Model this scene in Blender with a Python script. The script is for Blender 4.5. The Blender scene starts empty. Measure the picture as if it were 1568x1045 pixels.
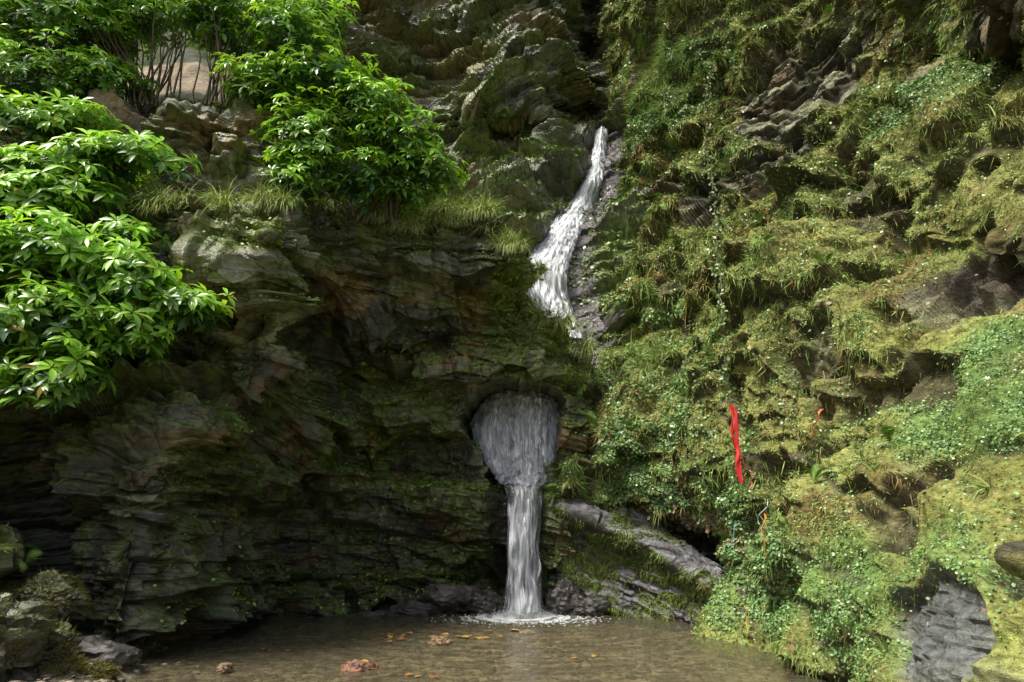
import bpy, bmesh, math, numpy as np
from mathutils import Vector
from mathutils.bvhtree import BVHTree
rng = np.random.default_rng(7)
sc = bpy.context.scene
sc.view_settings.view_transform = 'Standard'
sc.view_settings.look = 'None'
sc.view_settings.exposure = 0

# ------------------------------------------------------------ camera / image pixels to world
PITCH = math.radians(16); FL = 958.0; EYE = 1.6
cam = bpy.data.cameras.new('Camera'); co = bpy.data.objects.new('Camera', cam)
sc.collection.objects.link(co); sc.camera = co
co.location = (0, 0, EYE); co.rotation_euler = (math.radians(90) + PITCH, 0, 0)
cam.lens = 22; cam.sensor_width = 36; cam.clip_end = 1500; cam.clip_start = 0.05

def P(u, v, Y):
    """image pixel (u, v) unprojected through the camera to distance Y -> world point"""
    a = (u - 784) / FL; b = (522.5 - v) / FL
    dy = math.cos(PITCH) - b * math.sin(PITCH); dz = math.sin(PITCH) + b * math.cos(PITCH)
    t = Y / dy
    return np.array([a * t, Y, EYE + dz * t])

# ------------------------------------------------------------ noise
def _h(ix, iy, iz, seed):
    n = (ix.astype(np.int64) * 374761393 + iy.astype(np.int64) * 668265263 + iz.astype(np.int64) * 1274126177 + seed * 974634777) & 0xFFFFFFFF
    n = ((n ^ (n >> 13)) * 1274126177) & 0xFFFFFFFF
    n = ((n ^ (n >> 16)) * 2246822519) & 0xFFFFFFFF
    return ((n ^ (n >> 15)) & 0xFFFFFF) / float(0xFFFFFF)

def vn(p, sc_=1.0, sharp=1.0, seed=0):
    q = p / np.asarray(sc_, float)
    i = np.floor(q); f = q - i
    w = np.clip((f - .5) * sharp + .5, 0, 1); w = w * w * (3 - 2 * w)
    ix, iy, iz = i[:, 0], i[:, 1], i[:, 2]
    r = 0
    for dx in (0, 1):
        for dy in (0, 1):
            for dz in (0, 1):
                ww = (w[:, 0] if dx else 1 - w[:, 0]) * (w[:, 1] if dy else 1 - w[:, 1]) * (w[:, 2] if dz else 1 - w[:, 2])
                r = r + ww * _h(ix + dx, iy + dy, iz + dz, seed)
    return r

def fbm(p, s, o=4, seed=0):
    r = 0; a = .5; t = 0
    for k in range(o):
        r = r + a * vn(p, s, 1, seed + k * 17); t += a; a *= .5; s = s * .5
    return r / t

def sstep(a, b, x):
    t = np.clip((x - a) / (b - a), 0, 1); return t * t * (3 - 2 * t)

def mixc(a, b, t):
    t = np.asarray(t)[:, None]
    return np.asarray(a) * (1 - t) + np.asarray(b) * t

def strat(p, tx=.1, ty=.0, seed=0, fine=1.0):
    w = vn(p, 1.9, 1, seed + 3) + .4 * vn(p, .6, 1, seed + 4)
    s = p[:, 2] + tx * p[:, 0] + ty * p[:, 1] + .45 * w
    wob = .35 * vn(p, .5, 1, seed + 5)
    q = np.stack([p[:, 0] + wob, p[:, 1] + wob, s], 1)
    d = .42 * vn(q, (1.5, 1.5, .62), 9, seed + 10) + fine * (.24 * vn(q, (.7, .7, .24), 9, seed + 11) \
        + .13 * vn(q, (.38, .38, .1), 7, seed + 12) + .06 * vn(q, (.2, .2, .05), 4, seed + 13)) + .03 * vn(p, .07, 1, seed + 14)
    return d, q

def beds(p, L, tx, seed, wx=1.5, soft=.05):
    """stacked beds: each one juts out over the one below it"""
    w = fbm(p, wx, 4, seed)
    s = (p[:, 2] + tx * p[:, 0]) / L + 2.6 * w
    k = np.floor(s); f = s - k
    q = np.stack([p[:, 0] / (L * 1.7) + k * 3.7, p[:, 1] / (L * 1.7), k * 5.3 + .5], 1)
    A = sstep(.2, .8, vn(q, 1, 2.5, seed + 3))
    return A * (1 - f) ** .8 * sstep(0, soft, f), f, A

# ------------------------------------------------------------ mesh helpers
def link(o, parent=None):
    sc.collection.objects.link(o)
    if parent is not None: o.parent = parent
    return o

def empty(name):
    e = bpy.data.objects.new(name, None); e.empty_display_size = .3
    return link(e)

def mk(name, V, F, mat, col=None, smooth=True, parent=None, uv=None):
    me = bpy.data.meshes.new(name)
    V = np.asarray(V, np.float32)
    me.vertices.add(len(V)); me.vertices.foreach_set('co', V.ravel())
    loops = np.concatenate([f.ravel() for f in F]).astype(np.int32)
    tot = np.concatenate([np.full(len(f), f.shape[1]) for f in F])
    st = np.concatenate([[0], np.cumsum(tot)[:-1]]).astype(np.int32)
    me.loops.add(len(loops)); me.loops.foreach_set('vertex_index', loops)
    me.polygons.add(len(tot)); me.polygons.foreach_set('loop_start', st)
    me.update(calc_edges=True); me.validate()
    me.polygons.foreach_set('use_smooth', np.full(len(me.polygons), smooth, bool))
    if col is not None:
        a = me.attributes.new('Col', 'FLOAT_COLOR', 'POINT')
        c4 = np.ones((len(V), 4), np.float32); c4[:, :3] = col
        a.data.foreach_set('color', c4.ravel())
    if uv is not None:
        l = me.uv_layers.new(name='UVMap')
        l.data.foreach_set('uv', np.asarray(uv, np.float32)[loops].ravel())
    me.materials.append(mat)
    return link(bpy.data.objects.new(name, me), parent)

def cr(A, n):
    K = len(A); t = np.linspace(0, K - 1, n); i = np.minimum(t.astype(int), K - 2); f = (t - i).reshape((-1,) + (1,) * (A.ndim - 1))
    g = lambda k: A[np.clip(k, 0, K - 1)]
    p0, p1, p2, p3 = g(i - 1), g(i), g(i + 1), g(i + 2)
    return .5 * (2 * p1 + (p2 - p0) * f + (2 * p0 - 5 * p1 + 4 * p2 - p3) * f ** 2 + (3 * p1 - p0 - 3 * p2 + p3) * f ** 3)

def grid(net, nv, nu):
    G = cr(np.asarray(net, float), nv)
    return np.swapaxes(cr(np.swapaxes(G, 0, 1), nu), 0, 1)

def gnorm(G, toward=(0, 0, 4.)):
    n = np.cross(np.gradient(G, axis=1), np.gradient(G, axis=0))
    n /= np.linalg.norm(n, axis=2, keepdims=True) + 1e-9
    if np.mean(np.sum(n * (np.array(toward) - G), axis=2)) < 0: n = -n
    return n

def gfaces(nv, nu):
    a = np.arange(nv * nu).reshape(nv, nu)
    return np.stack([a[:-1, :-1], a[1:, :-1], a[1:, 1:], a[:-1, 1:]], 2).reshape(-1, 4)

def netP(rows): return np.array([[P(*c) for c in r] for r in rows])

def blob(p, c, r):
    d = np.linalg.norm((p - c) / np.asarray(r, float), axis=1)
    return 1 - sstep(.4, 1.25, d)

# ------------------------------------------------------------ materials
def nt(name):
    m = bpy.data.materials.new(name); m.use_nodes = True
    n = m.node_tree.nodes; n.clear(); return m, n, m.node_tree.links

def rockmat(name, rough=.62, bump=.6, zs=3.0, spec=.5, detail=9.0, wet=.35, cracks=.5):
    m, n, l = nt(name)
    o = n.new('ShaderNodeOutputMaterial'); b = n.new('ShaderNodeBsdfPrincipled')
    l.new(b.outputs[0], o.inputs[0])
    at = n.new('ShaderNodeAttribute'); at.attribute_name = 'Col'
    tc = n.new('ShaderNodeTexCoord'); mp = n.new('ShaderNodeMapping'); mp.inputs['Scale'].default_value = (1, 1, zs)
    mp.inputs['Rotation'].default_value = (.03, .09, 0)
    l.new(tc.outputs['Object'], mp.inputs[0])
    n1 = n.new('ShaderNodeTexNoise'); n1.inputs['Scale'].default_value = detail; n1.inputs['Detail'].default_value = 5; n1.inputs['Roughness'].default_value = .75
    l.new(mp.outputs[0], n1.inputs['Vector'])
    r = n.new('ShaderNodeMapRange'); r.inputs[1].default_value = .3; r.inputs[2].default_value = .7; r.inputs[3].default_value = .35; r.inputs[4].default_value = 1.75
    l.new(n1.outputs[0], r.inputs[0])
    src = r.outputs[0]
    if cracks > 0:
        wv = n.new('ShaderNodeVectorMath'); wv.operation = 'MULTIPLY_ADD'; wv.inputs[1].default_value = (.5, .5, .5)
        mp2 = n.new('ShaderNodeMapping'); mp2.inputs['Scale'].default_value = (1, 1, 2.6); l.new(tc.outputs['Object'], mp2.inputs[0])
        nw_ = n.new('ShaderNodeTexNoise'); nw_.inputs['Scale'].default_value = 3; nw_.inputs['Detail'].default_value = 1; l.new(tc.outputs['Object'], nw_.inputs['Vector'])
        l.new(nw_.outputs['Color'], wv.inputs[0]); l.new(mp2.outputs[0], wv.inputs[2])
        vo = n.new('ShaderNodeTexVoronoi'); vo.feature = 'DISTANCE_TO_EDGE'; vo.inputs['Scale'].default_value = 1.5; l.new(wv.outputs[0], vo.inputs['Vector'])
        rc = n.new('ShaderNodeMapRange'); rc.inputs[1].default_value = 0; rc.inputs[2].default_value = .05; rc.inputs[3].default_value = 1 - cracks; rc.inputs[4].default_value = 1
        l.new(vo.outputs['Distance'], rc.inputs[0])
        mu2 = n.new('ShaderNodeMath'); mu2.operation = 'MULTIPLY'; l.new(r.outputs[0], mu2.inputs[0]); l.new(rc.outputs[0], mu2.inputs[1]); src = mu2.outputs[0]
    vm = n.new('ShaderNodeVectorMath'); vm.operation = 'SCALE'; l.new(at.outputs['Color'], vm.inputs[0]); l.new(src, vm.inputs['Scale'])
    l.new(vm.outputs[0], b.inputs['Base Color'])
    n3 = n.new('ShaderNodeTexNoise'); n3.inputs['Scale'].default_value = 1.3; n3.inputs['Detail'].default_value = 3
    l.new(tc.outputs['Object'], n3.inputs['Vector'])
    rr = n.new('ShaderNodeMapRange'); rr.inputs[1].default_value = .42; rr.inputs[2].default_value = .62; rr.inputs[3].default_value = wet; rr.inputs[4].default_value = rough + .15
    l.new(n3.outputs[0], rr.inputs[0]); l.new(rr.outputs[0], b.inputs['Roughness'])
    b.inputs['Specular IOR Level'].default_value = spec
    bp = n.new('ShaderNodeBump'); bp.inputs['Strength'].default_value = bump; bp.inputs['Distance'].default_value = .06
    l.new(n1.outputs[0], bp.inputs['Height']); l.new(bp.outputs[0], b.inputs['Normal'])
    return m

def leafmat(name, rough=.45, trans=.3, spec=.5):
    m, n, l = nt(name)
    o = n.new('ShaderNodeOutputMaterial'); b = n.new('ShaderNodeBsdfPrincipled')
    at = n.new('ShaderNodeAttribute'); at.attribute_name = 'Col'
    l.new(at.outputs['Color'], b.inputs['Base Color']); b.inputs['Roughness'].default_value = rough
    b.inputs['Specular IOR Level'].default_value = spec
    if trans <= 0:
        l.new(b.outputs[0], o.inputs[0]); return m
    t = n.new('ShaderNodeBsdfTranslucent')
    vm = n.new('ShaderNodeVectorMath'); vm.operation = 'MULTIPLY'; vm.inputs[1].default_value = (1.6, 1.4, .6)
    l.new(at.outputs['Color'], vm.inputs[0]); l.new(vm.outputs[0], t.inputs['Color'])
    mx = n.new('ShaderNodeMixShader'); mx.inputs[0].default_value = trans
    l.new(b.outputs[0], mx.inputs[1]); l.new(t.outputs[0], mx.inputs[2]); l.new(mx.outputs[0], o.inputs[0])
    return m

def diffmat(name):
    m, n, l = nt(name); o = n.new('ShaderNodeOutputMaterial'); b = n.new('ShaderNodeBsdfDiffuse')
    at = n.new('ShaderNodeAttribute'); at.attribute_name = 'Col'; l.new(at.outputs['Color'], b.inputs['Color']); l.new(b.outputs[0], o.inputs[0]); return m

def plain(name, c, rough=.6):
    m, n, l = nt(name); o = n.new('ShaderNodeOutputMaterial'); b = n.new('ShaderNodeBsdfPrincipled')
    tc = n.new('ShaderNodeTexCoord'); ns = n.new('ShaderNodeTexNoise'); ns.inputs['Scale'].default_value = 14; ns.inputs['Detail'].default_value = 4
    l.new(tc.outputs['Object'], ns.inputs['Vector'])
    rp = n.new('ShaderNodeValToRGB'); rp.color_ramp.elements[0].position = .3; rp.color_ramp.elements[1].position = .7
    rp.color_ramp.elements[0].color = tuple(x * .6 for x in c) + (1,); rp.color_ramp.elements[1].color = tuple(min(1, x * 1.25) for x in c) + (1,)
    l.new(ns.outputs[0], rp.inputs[0]); l.new(rp.outputs[0], b.inputs['Base Color'])
    b.inputs['Roughness'].default_value = rough; l.new(b.outputs[0], o.inputs[0]); return m

def watermat(name, lo, hi, thin, su=30, sv=1.6, gcol=(.36, .38, .42), dist=.6):
    m, n, l = nt(name); o = n.new('ShaderNodeOutputMaterial')
    uv = n.new('ShaderNodeUVMap'); mp = n.new('ShaderNodeMapping'); mp.inputs['Scale'].default_value = (su, sv, 1)
    l.new(uv.outputs[0], mp.inputs[0])
    ns = n.new('ShaderNodeTexNoise'); ns.inputs['Scale'].default_value = 1; ns.inputs['Detail'].default_value = 6; ns.inputs['Roughness'].default_value = .75; ns.inputs['Distortion'].default_value = dist
    l.new(mp.outputs[0], ns.inputs['Vector'])
    at = n.new('ShaderNodeAttribute'); at.attribute_name = 'Col'
    sep = n.new('ShaderNodeSeparateColor'); l.new(at.outputs['Color'], sep.inputs[0])
    a1 = n.new('ShaderNodeMath'); a1.operation = 'ADD'; l.new(ns.outputs[0], a1.inputs[0]); l.new(sep.outputs[0], a1.inputs[1])
    r = n.new('ShaderNodeMapRange'); r.inputs[1].default_value = lo + .5; r.inputs[2].default_value = hi + .5; l.new(a1.outputs[0], r.inputs[0])
    w = n.new('ShaderNodeBsdfPrincipled'); w.inputs['Base Color'].default_value = (.9, .92, .95, 1); w.inputs['Roughness'].default_value = .35
    tr = n.new('ShaderNodeBsdfTransparent'); tr.inputs['Color'].default_value = (.9, .92, .93, 1)
    g = n.new('ShaderNodeBsdfPrincipled'); g.inputs['Base Color'].default_value = gcol + (1,); g.inputs['Roughness'].default_value = .12
    gm = n.new('ShaderNodeMixShader'); gm.inputs[0].default_value = thin; l.new(tr.outputs[0], gm.inputs[1]); l.new(g.outputs[0], gm.inputs[2])
    mx = n.new('ShaderNodeMixShader'); l.new(r.outputs[0], mx.inputs[0]); l.new(gm.outputs[0], mx.inputs[1]); l.new(w.outputs[0], mx.inputs[2])
    e = n.new('ShaderNodeMapRange'); e.inputs[1].default_value = .02; e.inputs[2].default_value = .2; l.new(sep.outputs[0], e.inputs[0])
    t2 = n.new('ShaderNodeBsdfTransparent'); m2 = n.new('ShaderNodeMixShader')
    l.new(e.outputs[0], m2.inputs[0]); l.new(t2.outputs[0], m2.inputs[1]); l.new(mx.outputs[0], m2.inputs[2]); l.new(m2.outputs[0], o.inputs[0])
    bp = n.new('ShaderNodeBump'); bp.inputs['Strength'].default_value = .4; bp.inputs['Distance'].default_value = .02
    l.new(ns.outputs[0], bp.inputs['Height']); l.new(bp.outputs[0], w.inputs['Normal']); l.new(bp.outputs[0], g.inputs['Normal'])
    return m

M_cliff = rockmat('wet_slate', .5, .7, 1.4, .65, 5.5, .2, .65)
M_moss = rockmat('moss_rock', .85, .9, 1.6, .2, 11, .6, .3)
M_leaf = leafmat('glossy_leaf', .3, .3, .7)
M_mossl = diffmat('moss_frond')
M_small = leafmat('small_leaf', .4, 0, .6)
M_bark = plain('bark', (.15, .12, .08), .8)

# ------------------------------------------------------------ LEFT CLIFF
A = [
 [(-420,60,8.5),(-150,120,8.8),(60,165,9.2),(200,168,9.5),(310,165,9.6),(410,185,10),(480,318,10.6),(580,348,11.2),(700,335,11.6),(765,390,11.9),(820,465,12.2),(880,530,12.6),(950,590,13)],
 [(-420,230,8.3),(-150,250,8.7),(60,255,9.1),(200,250,9.4),(310,245,9.4),(415,270,9.7),(490,370,10.3),(580,395,11.1),(700,390,11.5),(765,430,11.8),(815,500,12.1),(875,560,12.4),(948,605,12.8)],
 [(-420,340,8.1),(-150,345,8.4),(60,345,8.8),(210,345,8.8),(320,345,8.5),(440,355,8.8),(500,430,10.4),(580,460,11.3),(690,450,11.6),(760,480,11.8),(800,540,11.95),(860,585,12.15),(946,625,12.6)],
 [(-420,470,8.1),(-150,470,8.5),(60,470,8.9),(210,460,9.3),(340,450,9.1),(425,450,9.2),(500,520,11.5),(580,540,12.3),(680,535,12),(750,560,12.1),(795,595,12.2),(855,625,12.3),(946,650,12.5)],
 [(-420,600,7.7),(-150,600,8.2),(60,600,8.6),(200,590,9.1),(340,570,9.1),(435,570,9.6),(510,610,12.2),(590,620,12.8),(680,625,12.4),(745,645,12.2),(795,660,12.2),(855,680,12.3),(946,690,12.5)],
 [(-420,720,7.0),(-150,720,7.5),(60,710,8.6),(180,700,8.0),(280,700,8.3),(410,710,11.3),(510,720,12.6),(590,720,13.0),(680,730,12.6),(745,745,12.3),(795,750,12.25),(855,755,12.3),(946,760,12.5)],
 [(-420,860,6.4),(-150,860,7.0),(60,850,8.4),(170,850,7.9),(265,850,8.5),(400,850,11.4),(510,850,12.6),(590,850,12.9),(680,850,12.6),(745,850,12.5),(795,850,12.4),(855,850,12.4),(946,850,12.5)],
]
net = netP(A)
cap = net[0] + np.array([0, 2.6, .25]); cap2 = net[0] + np.array([-.3, .9, .15])
base = net[-1].copy(); base[:, 2] = .1; base[:, 1] -= .15
base2 = base.copy(); base2[:, 2] = -.8
net = np.concatenate([cap[None], cap2[None], net, base[None], base2[None]])
lw = net[:, :1].copy(); lw[:, 0, 1] = -5; lw[:, 0, 0] -= .5
net = np.concatenate([lw, net], 1)
NV, NU = 580, 820
G = grid(net, NV, NU); N0 = gnorm(G)
p = G.reshape(-1, 3); n = N0.reshape(-1, 3)
HC = P(790, 665, 12.2)
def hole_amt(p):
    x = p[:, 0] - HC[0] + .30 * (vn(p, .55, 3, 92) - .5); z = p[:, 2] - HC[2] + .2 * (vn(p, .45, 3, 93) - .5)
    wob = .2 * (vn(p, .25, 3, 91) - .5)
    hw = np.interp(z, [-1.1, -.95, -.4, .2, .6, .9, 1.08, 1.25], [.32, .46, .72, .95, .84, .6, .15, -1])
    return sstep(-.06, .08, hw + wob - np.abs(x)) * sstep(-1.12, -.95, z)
d, q = strat(p, .06, .02, 0, .62)
b1, f1, A1 = beds(p, 1.05, .05, 300); b2, f2, A2 = beds(p, .40, .08, 320)
low = fbm(p, 2.6, 3, 50)
jw = .5 * fbm(p, 1.1, 3, 55)
qb = np.stack([p[:, 0] + jw + .25 * p[:, 2], p[:, 1] + jw, p[:, 2] + .12 * p[:, 0] + jw], 1)
blk = vn(qb, (1.15, 1.3, .95), 9, 56) * .62 + vn(qb + 5, (.55, .6, .42), 9, 57) * .24
topf = sstep(0, .14, np.repeat(np.linspace(0, 1, NV), NU) - .06)
d = 1.0 * d + blk - 1.02 + .62 * (b1) * topf + .17 * b2 + 1.0 * (low - .5)
gx = np.abs(p[:, 0] - HC[0] + .1 * (vn(p, .5, 1, 8) - .5))
k = hole_amt(p)
nearhole = blob(p, HC, (1.5, 3, 1.9)); d = d * (1 - .5 * nearhole)
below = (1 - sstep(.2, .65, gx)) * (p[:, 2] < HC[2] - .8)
p2 = p + n * d[:, None]
p2[:, 1] += 2.1 * k * sstep(-1.3, -.3, p[:, 2] - HC[2] + .2) + .35 * below * (1 - k)
GA = p2.reshape(NV, NU, 3); NA = gnorm(GA); nn = NA.reshape(-1, 3)
c1 = fbm(p2, 1.4, 4, 21); c2 = vn(q, (.9, .9, .3), 4, 22); c3 = fbm(p2, .7, 4, 23); bc = vn(qb, (1.15, 1.3, .95), 9, 58)
col = mixc((.046, .043, .03), (.20, .195, .125), sstep(.25, .75, .35 * c1 + .3 * c2 + .35 * bc))
col = mixc(col, np.array([(.11, .16, .038)]), .9 * sstep(.45, .59, c3))
col = mixc(col, np.array([(.27, .165, .07)]), .65 * sstep(.57, .69, fbm(p2, .8, 4, 31)))
col = mixc(col, np.array([(.032, .03, .022)]), .8 * sstep(.53, .65, fbm(p2, 1.7, 3, 37)))
# algae runs down the face
run = sstep(.56, .68, vn(p2, (.22, .22, 2.4), 1, 38)) * sstep(.4, .6, c1)
col = mixc(col, np.array([(.10, .14, .03)]), .6 * run)
darklow = sstep(3.4, .4, p2[:, 2] + 1.5 * (c1 - .5)) * sstep(-6.2, -4.2, p2[:, 0])  # rock colour darkens toward the cliff foot, except at far left
col = col * (1 - .6 * darklow)[:, None]
pale_lit = blob(p2, P(385, 490, 9.1), (.6, 1.4, .8)) * 1.0 + .5 * blob(p2, P(680, 370, 11.5), (1.4, 1.5, .6)) + .6 * blob(p2, P(230, 790, 8.1), (.7, 1.5, 1.0))  # pale patches; light on the pillar slabs is painted into their colour
col = mixc(col, np.array([(.34, .35, .23)]), np.clip(pale_lit, 0, 1) * sstep(.3, .55, c2))
mossA = sstep(.25, .7, nn[:, 2] + .5 * (c3 - .5)) * (.4 + .6 * (p2[:, 2] > 2))
rim = blob(p2, P(870, 530, 12.4), (1.2, 1.5, 1.0)) + blob(p2, P(790, 430, 12), (.7, 1, .8)) + blob(p2, P(340, 350, 8.6), (1.4, 1, .4))
mossA = np.clip(mossA + 1.2 * rim * sstep(.3, .5, c3), 0, 1) * (1 - k)
col = mixc(col, np.array([(.18, .22, .05)]), mossA * .85)
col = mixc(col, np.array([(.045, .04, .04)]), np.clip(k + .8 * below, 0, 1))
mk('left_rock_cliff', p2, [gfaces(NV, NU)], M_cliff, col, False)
mA = mossA

# ------------------------------------------------------------ BACK GORGE
us = [400, 560, 660, 740, 800, 855, 897, 935, 1000]
def row(v, Y, uu=us): return [(uu[i], v, Y[i]) for i in range(len(Y))]
B = [
 row(-110, [19,20,21,21,20.5,21,24,23,19]),
 row(-20, [18.5,19.6,20.6,20.2,19.6,20.8,25,22,18]),
 row(90, [18,19,20,19.2,18.6,19.3,25,21.5,17.5]),
 row(165, [17.5,18.5,19.4,18.6,18.2,18.8,24.5,20,17.5]),
 row(212, [16.6,17.6,18.8,19.6,19.3,18,18.7,18.5,17.5]),
 row(300, [15.2,16,17,17.4,17.2,16.9,16.7,16.6,16.2]),
 row(400, [14,14.2,14.6,15.2,15.4,15.3,15.1,14.9,14.9]),
 row(490, [13.6,13.6,13.8,14.2,14.4,14.3,14.1,13.9,13.9]),
 row(600, [13.2,13.2,13.4,13.6,13.8,13.7,13.6,13.5,13.5]),
]
net = netP(B)
top = net[0] + np.array([0, 5, 1.5]); net = np.concatenate([top[None], net])
NV, NU = 440, 360
G = grid(net, NV, NU); N0 = gnorm(G); p = G.reshape(-1, 3); n = N0.reshape(-1, 3)
d, q = strat(p * .62, -.25, .0, 5)
b1, f1, A1 = beds(p, 1.3, -.22, 400, 2.2)
low = fbm(p, 3.0, 3, 60)
cl = np.array([P(*a) for a in [(923,190,18.5),(912,255,17.5),(893,300,16.7),(866,345,15.9),(845,400,15.2),(850,460,14.6),(880,530,14)]])
cx = np.interp(p[:, 2], cl[::-1, 2], cl[::-1, 0])
chd = np.abs(p[:, 0] - cx - .30) + .5 * (fbm(p, .6, 3, 66) - .5)
chan = (1 - sstep(.4, .95, chd)) * (p[:, 2] < 14.6)
p2 = p + n * ((1.7 * d - .9 + .8 * b1) * (1 - .82 * chan) + 1.6 * (low - .5) * (1 - .8 * chan) - .4 * chan + .4 * chan * fbm(p, .5, 3, 67))[:, None]
GB = p2.reshape(NV, NU, 3); NB = gnorm(GB); nn = NB.reshape(-1, 3)
c1 = fbm(p2, 2.2, 4, 24); c2 = vn(q, (2, 2, .3), 3, 25); c3 = fbm(p2, 1.1, 4, 26)
col = mixc((.065, .068, .05), (.215, .225, .165), sstep(.35, .65, .55 * c1 + .45 * c2))
col = mixc(col, np.array([(.115, .155, .042)]), .85 * sstep(.42, .58, c3))
col = mixc(col, np.array([(.19, .13, .05)]), .6 * sstep(.54, .66, fbm(p2, 1.3, 3, 77)))
mB = sstep(.15, .6, nn[:, 2] + .6 * (c3 - .5)) * (1 - chan) * (.5 + .5 * (p2[:, 2] < 13))
col = mixc(col, np.array([(.17, .22, .045)]), .85 * mB)
col = mixc(col, mixc((.03, .026, .026), (.075, .06, .062), fbm(p2, .35, 4, 68)), chan * .95)
mk('back_gorge_cliff', p2, [gfaces(NV, NU)], M_cliff, col, False)
mB = np.maximum(mB, .35 * chan * sstep(.5, .6, c3))

# ------------------------------------------------------------ RIGHT MOSSY WALL
C = [
 [(960,-130,22),(985,-130,17.5),(1080,-150,14.6),(1210,-150,12.4),(1390,-150,8.6),(1600,-150,6.0),(1900,-150,4.8)],
 [(955,0,21),(980,0,16.8),(1090,0,13.9),(1220,0,12.2),(1390,10,8.9),(1600,10,6.0),(1900,0,4.8)],
 [(960,110,20.5),(988,110,16.4),(1090,100,13.7),(1220,90,12.0),(1390,100,9.8),(1600,100,7.6),(1900,90,5.4)],
 [(966,200,19),(995,210,15.9),(1090,200,13.8),(1220,190,11.6),(1390,180,9.1),(1600,180,6.5),(1900,180,5)],
 [(975,320,17.4),(1000,310,15.6),(1090,300,13.9),(1220,300,11.0),(1390,280,8.5),(1600,280,6.1),(1900,280,4.8)],
 [(955,430,15.6),(985,430,14.0),(1085,420,12.4),(1220,410,10.3),(1390,400,8.2),(1600,400,6.5),(1900,400,5.0)],
 [(925,560,13.8),(970,555,12.8),(1080,540,11.7),(1220,540,9.4),(1390,530,7.2),(1600,530,5.5),(1900,530,4.4)],
 [(868,655,13.1),(910,665,12.5),(1060,670,11.4),(1225,670,8.9),(1390,670,6.6),(1600,680,5.0),(1900,680,4.1)],
 [(860,755,12.8),(910,770,12.4),(1085,780,11.7),(1230,780,8.1),(1390,790,5.8),(1600,800,4.5),(1900,800,3.6)],
 [(875,850,13.1),(940,870,12.9),(1130,870,12.1),(1240,880,7.5),(1390,890,5.1),(1600,890,3.8),(1900,890,3.2)],
]
net = netP(C)
base = net[-1].copy(); base[:, 2] = .1; base[:, 0] -= np.array([0, 0, 0, .0, .2, .3, .3]); base2 = base.copy(); base2[:, 2] = -.8
top = net[0] + np.array([1.5, 3, .8])
net = np.concatenate([top[None], net, base[None], base2[None]])
rw = net[:, -1:].copy(); rw[:, 0, 1] = -6; rw[:, 0, 0] += 1.0
net = np.concatenate([net, rw], 1)
NV, NU = 640, 780
G = grid(net, NV, NU); N0 = gnorm(G, (-3, 0, 5)); p = G.reshape(-1, 3); n = N0.reshape(-1, 3)
bare = np.zeros(len(p))
slab = blob(p, P(1235, 140, 11.9), (1.9, 2, 1.7))
for c, r in [(P(1235,140,11.9),(2.1,2,1.9)),(P(1010,310,14.8),(1.3,1.8,1.2)),(P(1480,20,7),(2,2,.9)),(P(1530,410,6.3),(.8,1,.55)),
             (P(1090,310,13.4),(1.1,1.2,1.0)),(P(1010,850,12),(1.8,1.5,.7)),(P(1180,250,11.8),(1.2,1.4,1.0)),(P(1430,960,4.8),(1.1,1.0,.45))]:
    bare = np.maximum(bare, blob(p, c, r))
wv = fbm(p, .9, 4, 40)
bare = sstep(.38, .62, bare * .92 + (wv - .5) * 1.3)
bare = np.maximum(bare, sstep(.64, .73, fbm(p, 1.3, 4, 41)) * .85)
d, q = strat(p, -.35, .1, 9)
nearf = sstep(4, 11, p[:, 1])
bb, fb, Ab = beds(p, 1.15, -.34, 500, 1.3, .10); bs, fs, As = beds(p, .36, -.4, 520, .9, .16)
bil = 1 - np.abs(2 * vn(p, (.9, .9, .7), 1, 44) - 1); bil2 = 1 - np.abs(2 * vn(p, (.4, .4, .3), 1, 45) - 1)
lump = vn(p, (1.6, 1.6, 1.1), 2.0, 48)
pit = sstep(.58, .67, fbm(p, .75, 3, 49)) * (p[:, 1] > 3.5)
dm = .34 * bil + .22 * bil2 + .13 * vn(p, .17, 1, 46) + .07 * vn(p, .07, 1, 47)
near = .5 + .5 * nearf
dd = (dm * (1 - bare) + (.95 * d - .2) * bare + (.66 * bb * (.3 + 1.2 * vn(p, 1.9, 1, 503)) + .12 * bs * sstep(.4, .6, vn(p, 1.1, 1, 504))) + .5 * (lump - .5) - .42 * pit) * near + 1.1 * (fbm(p, 2.4, 3, 61) - .5) * near - .45 * near
p2 = p + n * dd[:, None]
GC = p2.reshape(NV, NU, 3); NC = gnorm(GC, (-3, 0, 5)); nn = NC.reshape(-1, 3)
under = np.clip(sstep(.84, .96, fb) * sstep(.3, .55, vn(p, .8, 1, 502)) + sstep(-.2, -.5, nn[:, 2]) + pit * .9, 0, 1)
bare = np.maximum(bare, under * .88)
tone = fbm(p2, 1.6, 3, 70); t2 = fbm(p2, .5, 4, 71)
greenz = np.zeros(len(p))
for c, r in [(P(1020,160,15),(1.8,2.5,2.4)),(P(1040,720,11),(2,2.2,1.6)),(P(1500,600,5.6),(1.3,1.3,1.2)),(P(1440,170,8.5),(1.4,1.5,.6)),(P(1250,900,6.5),(1.3,1.5,.8)),(P(1110,860,9),(1.0,2,1)),(P(1450,900,5),(1,1,.8))]:
    greenz = np.maximum(greenz, blob(p2, c, r))
gz = sstep(.15, .85, greenz * .8 + (tone - .5) * 1.6 + (t2 - .5) * .8)
mcol = mixc((.28, .295, .085), (.165, .27, .07), gz)
mcol = mixc(mcol, np.array([(.22, .14, .06)]), .65 * sstep(.52, .68, fbm(p2, .8, 3, 73)) * (1 - gz))
mcol = mcol * (.45 + .85 * t2)[:, None]
c2 = vn(q, (1.2, 1.2, .15), 3, 75)
rcol = mixc((.075, .075, .052), (.27, .27, .17), sstep(.3, .7, .5 * c2 + .5 * t2))
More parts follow.
